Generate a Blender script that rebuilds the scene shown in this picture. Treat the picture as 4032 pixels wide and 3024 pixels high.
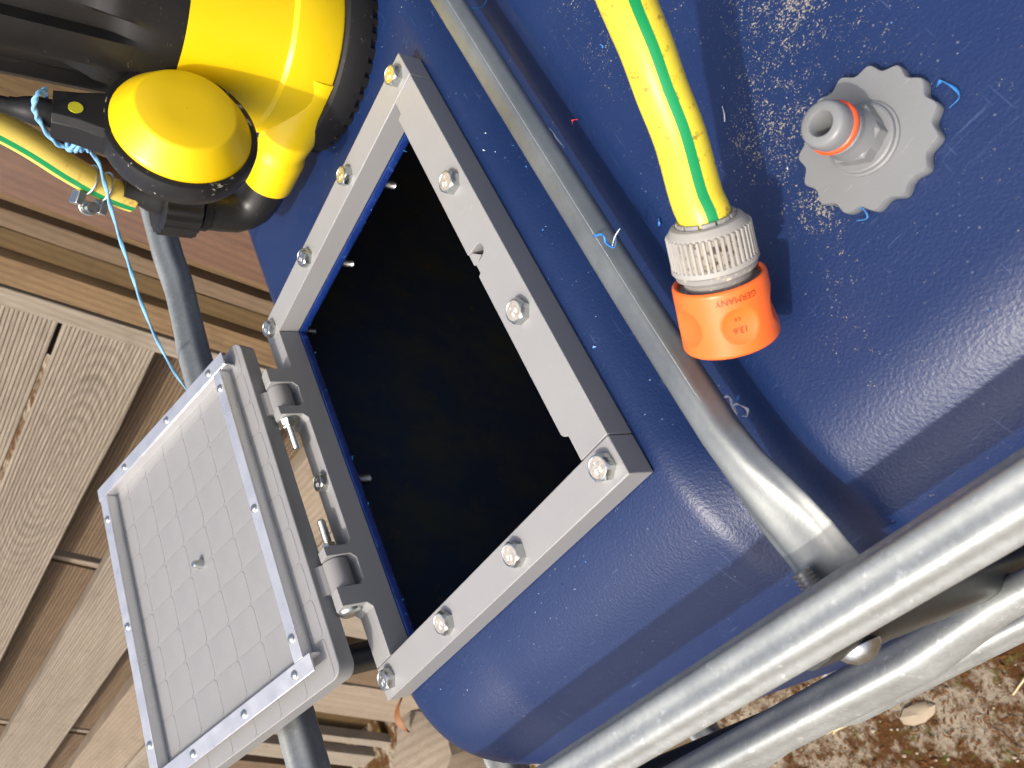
import bpy, math, random
from mathutils import Vector, Matrix
import numpy as np
for o in list(bpy.data.objects): bpy.data.objects.remove(o)
random.seed(7)
rng = np.random.default_rng(7)
U = 0.0008                      # metres per drawing unit
scene = bpy.context.scene
COL = scene.collection
V = Vector

# ------------------------------------------------------------------ camera
cam_d = bpy.data.cameras.new('camera'); cam = bpy.data.objects.new('camera', cam_d); COL.objects.link(cam)
RW = ((0.50242086, -0.39195443, -0.77067828), (-0.61816312, -0.78604323, -0.00322433), (-0.60452265, 0.47802486, -0.63721629))
CP = V((558.0754, -145.4672, 320.1163))
rx, dy_, fz = V(RW[0]), V(RW[1]), V(RW[2])
m = Matrix((( rx.x, -dy_.x, -fz.x, CP.x*U), (rx.y, -dy_.y, -fz.y, CP.y*U), (rx.z, -dy_.z, -fz.z, CP.z*U), (0, 0, 0, 1)))
cam.matrix_world = m
cam_d.sensor_fit = 'HORIZONTAL'; cam_d.sensor_width = 36; cam_d.lens = 3298.772/4032*36
cam_d.clip_start = 0.01; cam_d.clip_end = 200
cam_d.dof.use_dof = True; cam_d.dof.focus_distance = 0.42; cam_d.dof.aperture_fstop = 24
scene.camera = cam

# ------------------------------------------------------------------ world, sun, exposure
SUN = V((-0.08, -0.62, 1.0)).normalized()
elev = math.asin(SUN.z); azim = math.atan2(SUN.x, SUN.y)
w = bpy.data.worlds.new('World'); scene.world = w; w.use_nodes = True
nt = w.node_tree
sky = nt.nodes.new('ShaderNodeTexSky'); sky.sky_type = 'NISHITA'; sky.sun_disc = False
sky.sun_elevation = elev; sky.sun_rotation = azim; sky.altitude = 300; sky.dust_density = 8.0; sky.air_density = .8; sky.ozone_density = .6
bg = nt.nodes['Background']; bg.inputs[1].default_value = 0.15
nt.links.new(sky.outputs[0], bg.inputs[0])
sd = bpy.data.lights.new('sun', 'SUN'); sd.energy = 2.0; sd.angle = math.radians(1.6); sd.color = (1.0, 0.955, 0.88)
sun = bpy.data.objects.new('sun', sd); COL.objects.link(sun)
sun.rotation_euler = (-SUN).to_track_quat('-Z', 'Y').to_euler(); sun.location = (0, 0, 4)
vs = scene.view_settings; vs.view_transform = 'Standard'; vs.look = 'None'; vs.exposure = 0.68; vs.gamma = 1
vs.use_curve_mapping = False

# ------------------------------------------------------------------ mesh helpers
class MB:
    def __init__(s): s.v = []; s.f = []
    def add(s, vs_, fs):
        b = len(s.v); s.v += [tuple(x) for x in vs_]; s.f += [tuple(b+i for i in f) for f in fs]; return s
    def box(s, lo, hi, M=None):
        x0, y0, z0 = lo; x1, y1, z1 = hi
        vv = [V(p) for p in ((x0,y0,z0),(x1,y0,z0),(x1,y1,z0),(x0,y1,z0),(x0,y0,z1),(x1,y0,z1),(x1,y1,z1),(x0,y1,z1))]
        if M: vv = [M @ p for p in vv]
        return s.add(vv, [(0,3,2,1),(4,5,6,7),(0,1,5,4),(1,2,6,5),(2,3,7,6),(3,0,4,7)])
    def lathe(s, prof, o, ax, n=48, cap0=True, cap1=True, rf=None, start=None):
        o = V(o); ax = V(ax).normalized(); e1, e2 = frame(ax, start)
        vv = []; 
        for k, (r, h) in enumerate(prof):
            for i in range(n):
                t = 2*math.pi*i/n; rr = r if rf is None else rf(k, t, r, h)
                vv.append(o + ax*h + e1*(rr*math.cos(t)) + e2*(rr*math.sin(t)))
        fs = [(k*n+i, k*n+(i+1) % n, (k+1)*n+(i+1) % n, (k+1)*n+i) for k in range(len(prof)-1) for i in range(n)]
        if cap0: fs.append(tuple(reversed(range(n))))
        if cap1: fs.append(tuple(range((len(prof)-1)*n, len(prof)*n)))
        return s.add(vv, fs)
    def cyl(s, p0, p1, r0, r1=None, n=24):
        p0, p1 = V(p0), V(p1); d = p1-p0
        return s.lathe([(r0, 0), (r0 if r1 is None else r1, d.length)], p0, d, n)
    def sweep(s, path, prof, up=(0, 0, 1), caps=True):
        """prof: list of (a,b) or function i -> list; path list of points"""
        path = [V(p) for p in path]; N = len(path); vv = []; m_ = None; prev = None
        for i, p in enumerate(path):
            t = (path[min(i+1, N-1)] - path[max(i-1, 0)]).normalized()
            if prev is None:
                a = V(up).cross(t)
                if a.length < 1e-4: a = V((1, 0, 0)).cross(t)
                a.normalize()
            else:
                a = (prev - t*prev.dot(t)).normalized()
            prev = a; b = t.cross(a)
            pr = prof(i) if callable(prof) else prof; m_ = len(pr)
            vv += [p + a*q[0] + b*q[1] for q in pr]
        fs = [(k*m_+i, k*m_+(i+1) % m_, (k+1)*m_+(i+1) % m_, (k+1)*m_+i) for k in range(N-1) for i in range(m_)]
        if caps: fs += [tuple(reversed(range(m_))), tuple(range((N-1)*m_, N*m_))]
        return s.add(vv, fs)
    def prism(s, poly, M, h0, h1):
        n = len(poly)
        vv = [M @ V((p[0], p[1], h0)) for p in poly] + [M @ V((p[0], p[1], h1)) for p in poly]
        fs = [tuple(reversed(range(n))), tuple(range(n, 2*n))] + [(i, (i+1) % n, n+(i+1) % n, n+i) for i in range(n)]
        return s.add(vv, fs)
    def build(s, name, mat, parent=None, base=None, sharp=35, bevel=0, seg=2, smooth=True):
        base = V(base) if base is not None else (V(parent['_b']) if parent is not None and '_b' in parent else V((0, 0, 0)))
        me = bpy.data.meshes.new(name)
        me.from_pydata([tuple((V(p)-base)*U) for p in s.v], [], s.f); me.validate(); me.update()
        o = bpy.data.objects.new(name, me); COL.objects.link(o)
        if mat: me.materials.append(mat)
        fin(o, sharp, bevel, seg, smooth)
        if parent is not None: o.parent = parent
        else: o.location = base*U
        return o
def fin(o, sharp=35, bevel=0, seg=2, smooth=True):
    me = o.data
    if smooth:
        me.polygons.foreach_set('use_smooth', [True]*len(me.polygons))
        if sharp < 179: me.set_sharp_from_angle(angle=math.radians(sharp))
    if bevel:
        b = o.modifiers.new('bevel', 'BEVEL'); b.width = bevel*U; b.segments = seg; b.limit_method = 'ANGLE'; b.angle_limit = math.radians(40)
        b.harden_normals = False
def frame(ax, start=None):
    ax = V(ax).normalized()
    r = V(start) if start is not None else (V((0, 0, 1)) if abs(ax.z) < .9 else V((1, 0, 0)))
    e1 = (r - ax*r.dot(ax)).normalized(); return e1, ax.cross(e1)
def mat3(ex, ey, ez, o=(0, 0, 0)):
    ex, ey, ez, o = V(ex), V(ey), V(ez), V(o)
    return Matrix(((ex.x, ey.x, ez.x, o.x), (ex.y, ey.y, ez.y, o.y), (ex.z, ey.z, ez.z, o.z), (0, 0, 0, 1)))
def thing(name, base, label, cat, group=None):
    o = bpy.data.objects.new(name, None); COL.objects.link(o); base = V(base)
    o.location = base*U; o['_b'] = tuple(base); o.empty_display_size = .02
    return tag(o, label, cat, group)
def tag(o, label, cat, group=None):
    o['label'] = label; o['category'] = cat
    if group: o['group'] = group
    return o
def circle(r, n=16): return [(r*math.cos(2*math.pi*i/n), r*math.sin(2*math.pi*i/n)) for i in range(n)]
def spline(pts, n=12):
    pts = [V(p) for p in pts]; P = [pts[0]*2-pts[1]] + pts + [pts[-1]*2-pts[-2]]; out = []
    for i in range(1, len(P)-2):
        for k in range(n):
            t = k/n; a, b, c, d = P[i-1:i+3]
            out.append(.5*((2*b)+(c-a)*t+(2*a-5*b+4*c-d)*t*t+(3*b-a-3*c+d)*t**3))
    out.append(pts[-1]); return out
def text_mesh(txt, size):
    cu = bpy.data.curves.new('t', 'FONT'); cu.body = txt; cu.size = size; cu.align_x = 'CENTER'; cu.align_y = 'CENTER'; cu.extrude = 0; cu.resolution_u = 2
    ob = bpy.data.objects.new('t', cu); COL.objects.link(ob)
    dg = bpy.context.evaluated_depsgraph_get(); me = ob.evaluated_get(dg).to_mesh()
    vv = [tuple(q.co) for q in me.vertices]; ff = [tuple(p.vertices) for p in me.polygons]
    ob.evaluated_get(dg).to_mesh_clear(); bpy.data.objects.remove(ob); bpy.data.curves.remove(cu)
    return vv, ff

# ------------------------------------------------------------------ material helpers
class NT:
    def __init__(s, name):
        s.m = bpy.data.materials.new(name); s.m.use_nodes = True; s.t = s.m.node_tree; s.p = s.t.nodes['Principled BSDF']
    def n(s, typ, **kw):
        x = s.t.nodes.new('ShaderNode'+typ)
        for k, v in kw.items():
            if k.startswith('i_'):
                key = k[2:]; key = int(key) if key.isdigit() else key.replace('_', ' ')
                x.inputs[key].default_value = v
            else: setattr(x, k, v)
        return x
    def l(s, a, b): s.t.links.new(a, b)
    def coord(s, kind='Object', scale=(1, 1, 1), rand=False):
        c = s.n('TexCoord'); mp = s.n('Mapping'); mp.inputs['Scale'].default_value = scale; s.l(c.outputs[kind], mp.inputs['Vector'])
        if rand:
            oi = s.n('ObjectInfo'); mul = s.n('Math', operation='MULTIPLY', i_1=37.0); s.l(oi.outputs['Random'], mul.inputs[0])
            cx = s.n('CombineXYZ'); s.l(mul.outputs[0], cx.inputs[0]); s.l(mul.outputs[0], cx.inputs[1]); s.l(mul.outputs[0], cx.inputs[2]); s.l(cx.outputs[0], mp.inputs['Location'])
        return mp.outputs['Vector']
    def noise(s, vec, scale, detail=3, rough=.55, dist=0):
        x = s.n('TexNoise', i_Scale=scale, i_Detail=detail, i_Roughness=rough, i_Distortion=dist); s.l(vec, x.inputs['Vector']); return x.outputs['Fac']
    def ramp(s, fac, stops, interp='LINEAR'):
        r = s.n('ValToRGB'); r.color_ramp.interpolation = interp; cr = r.color_ramp
        while len(cr.elements) < len(stops): cr.elements.new(.5)
        for e, (p, c) in zip(cr.elements, stops): e.position = p; e.color = (c if len(c) == 4 else (*c, 1)) if hasattr(c, '__len__') else (c, c, c, 1)
        s.l(fac, r.inputs[0]); return r.outputs[0]
    def mix(s, fac, a, b, mode='MIX'):
        x = s.n('MixRGB', blend_type=mode)
        for i, q in ((0, fac), (1, a), (2, b)):
            if hasattr(q, 'default_value') or hasattr(q, 'is_linked'): s.l(q, x.inputs[i])
            elif i == 0: x.inputs[0].default_value = q
            else: x.inputs[i].default_value = (*q, 1)
        return x.outputs[0]
    def math(s, op, a, b=None):
        x = s.n('Math', operation=op)
        for i, q in ((0, a), (1, b)):
            if q is None: continue
            if hasattr(q, 'is_linked'): s.l(q, x.inputs[i])
            else: x.inputs[i].default_value = q
        return x.outputs[0]
    def bump(s, h, strength=.3, dist=.001, prev=None):
        b = s.n('Bump', i_Strength=strength, i_Distance=dist); s.l(h, b.inputs['Height'])
        if prev: s.l(prev, b.inputs['Normal'])
        return b.outputs[0]
    def out(s, col=None, rough=None, metal=None, nrm=None, spec=None, coat=None):
        for key, q in (('Base Color', col), ('Roughness', rough), ('Metallic', metal), ('Normal', nrm), ('Specular IOR Level', spec), ('Coat Weight', coat)):
            if q is None: continue
            if hasattr(q, 'is_linked'): s.l(q, s.p.inputs[key])
            else: s.p.inputs[key].default_value = (*q, 1) if hasattr(q, '__len__') else q
        return s.m
def plastic(name, col, rough=.4, var=.12, bump=.06, bscale=1500, scratch=.0, scol=(.3, .3, .28), spec=.5, dirt=0, dcol=(.25, .2, .13), dscale=90, dth=.6):
    t = NT(name); v = t.coord()
    n1 = t.noise(v, 35, 4)
    c = t.mix(n1, tuple(x*(1-var) for x in col), tuple(min(1, x*(1+var)) for x in col))
    if scratch:
        vs2 = t.coord(scale=(60, 700, 500)); n3 = t.noise(vs2, 1.0, 2, .5, 1.5)
        n4 = t.noise(v, 120, 3)
        msk = t.math('MULTIPLY', t.ramp(n3, [(.66, 0.0), (.72, 1.0)]), t.ramp(n4, [(.5, 0.0), (.62, 1.0)]))
        c = t.mix(t.math('MULTIPLY', msk, scratch), c, scol)
    if dirt:
        n5 = t.noise(v, dscale, 6, .75)
        c = t.mix(t.math('MULTIPLY', t.ramp(n5, [(dth, 0.0), (dth+.06, 1.0)]), dirt), c, dcol)
    r = t.ramp(n1, [(.3, max(.05, rough-.06)), (.7, min(1, rough+.08))])
    return t.out(c, r, 0.0, t.bump(t.noise(v, bscale, 2), bump, .0004), spec)
def metal(name, col, rough=.3, var=.15, scale=60, bump=.03, spangle=0, dark=None, mt=1.0):
    t = NT(name); v = t.coord(); n1 = t.noise(v, scale, 5, .6)
    c = t.mix(n1, tuple(x*(1-var) for x in col), tuple(min(1, x*(1+var)) for x in col))
    if spangle:
        vo = t.n('TexVoronoi', i_Scale=520.0); t.l(v, vo.inputs['Vector'])
        sp = t.ramp(vo.outputs['Color'], [(.2, .75), (.8, 1.15)]); c = t.mix(spangle, c, sp, 'MULTIPLY')
    if dark:
        n2 = t.noise(v, 180, 4, .7); c = t.mix(t.ramp(n2, [(.6, 0.0), (.75, 1.0)]), c, dark)
    r = t.ramp(n1, [(.25, max(.05, rough-.1)), (.75, rough+.12)])
    return t.out(c, r, mt, t.bump(t.noise(v, 700, 3), bump, .0006))

def tank_blue():
    t = NT('blue_tank_plastic'); v = t.coord()
    n1 = t.noise(v, 9, 4)
    c = t.mix(n1, (.0042, .0172, .072), (.0066, .0222, .088))
    # chalky film: faint wear
    film = t.ramp(t.noise(v, 24, 5, .65), [(.42, 0.0), (.75, .10)])
    c = t.mix(film, c, (.03, .05, .13))
    sc_ = t.coord(scale=(60, 1100, 60)); sc2 = t.coord(scale=(900, 45, 60))
    scr = t.math('MULTIPLY', t.math('MAXIMUM', t.ramp(t.noise(sc_, 1.0, 1, .5, .8), [(.70, 0.0), (.74, 1.0)]), t.ramp(t.noise(sc2, 1.0, 1, .5, .8), [(.71, 0.0), (.75, 1.0)])), t.ramp(t.noise(v, 40, 2), [(.45, 0.0), (.6, 1.0)]))
    c = t.mix(t.math('MULTIPLY', scr, .35), c, (.07, .11, .22))
    # sand grains: clusters of pale specks, denser beside the cap
    sep = t.n('SeparateXYZ'); t.l(t.n('TexCoord').outputs['Object'], sep.inputs[0])
    def blob(cx, cy, r):
        a = t.math('POWER', t.math('SUBTRACT', sep.outputs[0], (cx-600)*U), 2.0); b = t.math('POWER', t.math('SUBTRACT', sep.outputs[1], (cy-650)*U), 2.0)
        d = t.math('SQRT', t.math('ADD', a, b)); return t.math('SUBTRACT', 1.0, t.math('DIVIDE', d, r*U))
    den = t.math('MAXIMUM', t.math('MAXIMUM', blob(467, 85, 48), blob(450, 47, 24)), blob(500, 125, 60))
    den = t.math('MAXIMUM', den, 0.0)
    g1 = t.noise(v, 1150, 3, .7)
    g2 = t.noise(v, 260, 5, .75)
    thr = t.math('SUBTRACT', t.math('ADD', t.math('MULTIPLY', den, .118), t.math('MULTIPLY', t.math('SUBTRACT', t.noise(v, 18, 3), .5), .22)), 0.0)
    s1 = t.ramp(t.math('ADD', t.math('ADD', t.math('MULTIPLY', g1, .6), t.math('MULTIPLY', g2, .4)), thr), [(.63, 0.0), (.66, 1.0)])
    rightmask = t.ramp(t.math('DIVIDE', t.math('SUBTRACT', sep.outputs[0], -225*U), 40*U), [(.1, 0.0), (.9, 1.0)])
    s1 = t.math('MULTIPLY', s1, rightmask)
    c = t.mix(t.math('MULTIPLY', s1, .8), c, (.34, .31, .24))
    # sparse specks everywhere
    vo = t.n('TexVoronoi', i_Scale=230.0, i_Randomness=1.0); t.l(v, vo.inputs['Vector'])
    sp = t.math('MULTIPLY', t.ramp(vo.outputs['Distance'], [(.07, 1.0), (.12, 0.0)]), t.ramp(t.noise(v, 60, 2), [(.5, 0.0), (.62, 1.0)]))
    c = t.mix(t.math('MULTIPLY', sp, .45), c, (.22, .24, .29))
    grain = t.noise(v, 780, 2, .5)
    nb = t.bump(grain, .40, .0005)
    nb = t.bump(s1, .5, .0005, nb)
    r = t.mix(s1, t.ramp(n1, [(.3, .39), (.7, .47)]), (.9, .9, .9))
    return t.out(c, r, 0.0, nb, .5)

def wood(name, c1, c2, c3, rough=.75, gs=1.0, rings=True, spec=.2, fig=None):
    t = NT(name); v = t.coord(scale=(6, 90, 90), rand=True)
    v2 = t.coord(scale=(2.2, 22, 10), rand=True)
    fine = t.noise(v, 9*gs, 4, .65)
    broad = t.noise(v2, 1.6*gs, 5, .6, .6)
    c = t.mix(t.ramp(broad, [(.3, 0.0), (.72, 1.0)]), c1, c2)
    if rings:
        v3 = t.coord(scale=(2.6, 30, 14), rand=True)
        wv = t.n('TexWave', wave_type='RINGS', rings_direction='Z', i_Scale=1.1, i_Distortion=1.6, i_Detail=2.0, i_Detail_Scale=.8)
        t.l(v3, wv.inputs['Vector'])
        c = t.mix(t.math('MULTIPLY', t.ramp(wv.outputs['Fac'], [(.35, 0.0), (.8, 1.0)]), .26), c, c3)
    c = t.mix(t.math('MULTIPLY', t.ramp(fine, [(.45, 0.0), (.75, 1.0)]), .55), c, c3)
    if fig:                                            # cathedral grain figure round a fixed centre
        tc = t.n('TexCoord'); mp = t.n('Mapping'); mp.vector_type = 'POINT'
        mp.inputs['Location'].default_value = (-fig[0]*9, -fig[1]*46, 0); mp.inputs['Scale'].default_value = (9, 46, 0); t.l(tc.outputs['Object'], mp.inputs['Vector'])
        wv2 = t.n('TexWave', wave_type='RINGS', rings_direction='Z', i_Scale=1.0, i_Distortion=1.4, i_Detail=2.0, i_Detail_Scale=1.2); t.l(mp.outputs[0], wv2.inputs['Vector'])
        ln = t.n('VectorMath', operation='LENGTH'); t.l(mp.outputs[0], ln.inputs[0])
        c = t.mix(t.math('MULTIPLY', t.math('MULTIPLY', t.ramp(wv2.outputs['Fac'], [(.45, 0.0), (.8, 1.0)]), t.ramp(t.math('DIVIDE', ln.outputs['Value'], 5.0), [(.45, 1.0), (.9, 0.0)])), .36), c, tuple(x*.9 for x in c3))
    blot = t.noise(t.coord(rand=True), 16, 5, .7)
    c = t.mix(t.math('MULTIPLY', t.ramp(blot, [(.55, 0.0), (.75, 1.0)]), .35), c, tuple(x*.45 for x in c3))
    return t.out(c, rough, 0.0, t.bump(fine, .5, .0012), spec)

def ground_mat():
    t = NT('mossy_concrete'); v = t.coord()
    n1 = t.noise(v, 30, 8, .78); n2 = t.noise(v, 6, 4, .6); n3 = t.noise(v, 190, 6, .8)
    c = t.mix(n3, (.19, .155, .11), (.48, .41, .31))
    vo = t.n('TexVoronoi', i_Scale=120.0); t.l(v, vo.inputs['Vector'])
    c = t.mix(t.math('MULTIPLY', t.ramp(vo.outputs['Distance'], [(.12, 1.0), (.3, 0.0)]), .6), c, (.07, .05, .03))
    moss = t.ramp(t.math('ADD', t.math('MULTIPLY', n1, .5), t.math('MULTIPLY', n2, .5)), [(.45, 0.0), (.515, 1.0)])
    mc = t.mix(t.noise(v, 240, 4, .7), (.030, .015, .006), (.15, .068, .023))
    mc = t.mix(t.ramp(t.noise(v, 40, 3), [(.55, 0.0), (.65, 1.0)]), mc, (.09, .085, .02))
    c = t.mix(moss, c, mc)
    nb = t.bump(t.math('ADD', n3, t.math('MULTIPLY', n1, 1.5)), .9, .006)
    return t.out(c, .95, 0.0, nb, .1)

M_blue = tank_blue()
M_cut = plastic('fresh_cut_blue_plastic', (.008, .028, .16), .35, .35, .5, 900, dirt=.7, dcol=(.07, .2, .45), dscale=520, dth=.60)
M_shave = plastic('blue_shaving_plastic', (.03, .17, .46), .4, .3, .2)
M_shavew = plastic('whitish_shaving_plastic', (.62, .66, .72), .45, .1, .2)
M_grey = plastic('grey_pvc', (.266, .267, .263), .38, .06, .10, 1300, scratch=.2, scol=(.6, .6, .58), spec=.45)
M_greyd = plastic('grey_printed_plastic', (.26, .257, .25), .42, .07, .25, 900, spec=.4)
M_lid = plastic('grey_lid_plastic', (.232, .233, .233), .45, .09, .25, 700, spec=.4)
M_cap = plastic('grey_fitting_plastic', (.185, .192, .196), .38, .06, .18, 700, scratch=.2, scol=(.55, .55, .55), spec=.45)
M_zinc = metal('zinc_plated_steel', (.52, .545, .53), .34, .12, 300, .15)
M_zincy = metal('yellow_reflection_zinc', (.72, .60, .20), .42, .15, 300, .15, mt=.75)  # yellowish reflection on some bolt faces, put into the zinc base colour
M_zincd = metal('stained_zinc_head', (.60, .54, .45), .50, .3, 500, .5, mt=.7)
M_mark = metal('bright_stamped_metal', (.9, .9, .88), .5, .05, mt=.2)
M_thread = metal('thread_steel', (.5, .5, .49), .35, .2, 400, .1)
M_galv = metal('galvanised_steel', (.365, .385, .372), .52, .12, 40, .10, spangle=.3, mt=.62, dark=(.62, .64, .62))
M_galvx = metal('reflection_darkened_galvanised_steel', (.285, .302, .292), .44, .25, 22, .06, spangle=.15, mt=.8)  # darker base colour stands in for dark surroundings reflected in the cross tube
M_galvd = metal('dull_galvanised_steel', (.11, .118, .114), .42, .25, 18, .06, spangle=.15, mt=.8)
M_alu = metal('bright_aluminium', (.74, .74, .735), .33, .10, 60, .04, mt=.78)
M_black = plastic('black_plastic', (.012, .0115, .011), .40, .2, .12, 900, scratch=.4, scol=(.16, .14, .11), spec=.38)
M_rubber = plastic('black_base_plastic', (.010, .0098, .0098), .52, .25, .25, 700, scratch=.6, scol=(.2, .16, .11), spec=.3)
M_blackdirty = plastic('black_plastic_with_crumbs', (.012, .0115, .011), .45, .2, .15, 900, spec=.36, dirt=.95, dcol=(.50, .47, .36), dscale=130, dth=.60)
M_yel = plastic('yellow_pump_plastic', (.85, .60, .003), .36, .03, .05, 900, spec=.5, scratch=.2, scol=(.3, .2, .02), dirt=.6, dcol=(.28, .17, .02), dscale=170, dth=.69)
M_yel2 = plastic('yellow_float_plastic', (.85, .58, .003), .38, .03, .04, 900, spec=.5)
M_hose = plastic('dirty_yellow_hose', (.74, .60, .045), .36, .1, .15, 500, spec=.45, dirt=.8, dcol=(.26, .15, .03), dscale=230, dth=.565)
M_hosel = plastic('pale_yellow_hose', (.72, .55, .12), .42, .16, .15, 500, spec=.4, dirt=.5, dcol=(.35, .17, .04), dscale=60, dth=.56)
M_green = plastic('green_stripe', (.004, .24, .07), .38, .12, .1, 600, spec=.45)
M_orange = plastic('orange_plastic', (.90, .155, .026), .33, .03, .05, 900, spec=.5, scratch=.1, scol=(.5, .2, .1))
M_oringe = plastic('orange_seal', (.80, .09, .02), .35, .04, .02)
M_etch = plastic('dark_moulded_letters', (.30, .035, .01), .5, .3, .1)
M_nut = plastic('pale_grey_dirty_plastic', (.33, .318, .29), .55, .14, .3, 700, spec=.3)
M_nutdirt = plastic('grooved_grey_dirt', (.30, .265, .21), .8, .5, .6, 500, spec=.2, dirt=.95, dcol=(.05, .032, .018), dscale=260, dth=.50)
M_nutg = plastic('grey_collet_plastic', (.24, .235, .225), .5, .2, .3, 600, spec=.35, dirt=.8, dcol=(.52, .47, .36), dscale=160, dth=.56)
M_string = plastic('light_blue_twine', (.20, .43, .66), .6, .25, .8, 600, spec=.25)
M_w_light = wood('weathered_deck_wood', (.262, .226, .176), (.198, .168, .128), (.105, .085, .063))
M_w_tan = wood('tan_timber', (.175, .115, .058), (.12, .077, .038), (.055, .033, .016))
M_w_dark = wood('dark_olive_timber', (.105, .068, .028), (.075, .047, .019), (.035, .021, .009))
M_w_brown = wood('oiled_red_brown_timber', (.13, .064, .031), (.09, .043, .021), (.045, .022, .011), .38, spec=.5)
M_w_shade = wood('greyish_brown_timber', (.15, .105, .065), (.105, .072, .042), (.055, .036, .02))
M_w_pale = wood('pale_splintered_wood', (.27, .222, .164), (.20, .16, .115), (.11, .083, .056))
M_w_fig = wood('figured_deck_wood', (.262, .226, .176), (.205, .174, .132), (.105, .085, .063), fig=(-.36, .058))
M_ground = ground_mat()

# ------------------------------------------------------------------ ground
def ground():
    mb = MB(); xs = list(np.linspace(-1400, 200, 90)); ys = list(np.linspace(-700, 500, 60))
    X = [-60000, -9000, -3000]+xs+[1500, 9000, 60000]; Y = [-60000, -9000, -2000]+ys+[3000, 9000, 60000]
    nx, ny = len(X), len(Y); hz = rng.normal(0, 2.0, (ny, nx))
    vv = [(X[i], Y[j], -1280+(hz[j, i] if 3 <= i < nx-3 and 3 <= j < ny-3 else 0)) for j in range(ny) for i in range(nx)]
    fs = [(j*nx+i, j*nx+i+1, (j+1)*nx+i+1, (j+1)*nx+i) for j in range(ny-1) for i in range(nx-1)]
    o = mb.add(vv, fs).build('ground', M_ground, sharp=180); o['kind'] = 'structure'
ground()

# ------------------------------------------------------------------ tank
TX0, TX1, TY0, TY1 = -28, 1215, -93, 1400       # wall outline
def sdf(x, y, rc=120):
    cx, cy = (TX0+TX1)/2, (TY0+TY1)/2; hx, hy = (TX1-TX0)/2-rc, (TY1-TY0)/2-rc
    qx, qy = abs(x-cx)-hx, abs(y-cy)-hy
    return rc - (math.hypot(max(qx, 0), max(qy, 0)) + min(max(qx, qy), 0))
def sm(a, b, x): t = min(1, max(0, (x-a)/(b-a))); return t*t*(3-2*t)
def ztop(x, y):
    z = -19.4
    z += -26.0*sm(303, 347, x) + 19.5*sm(350, 384, x)
    d = sdf(x, y); fw_ = sm(-20, 110, x)*(1-sm(0, 90, y)); R_ = 36 + (74 - 40*sm(312, 350, x))*fw_; D_ = R_*(1-.16*fw_)
    if d < R_:
        k = (R_-max(d, 0))/R_; z -= D_*(1 - math.sqrt(max(1-k*k, 0)))
    return z, d
HX0, HX1, HY0, HY1 = 25.4, 273.2, 26.4, 336.0
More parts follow.
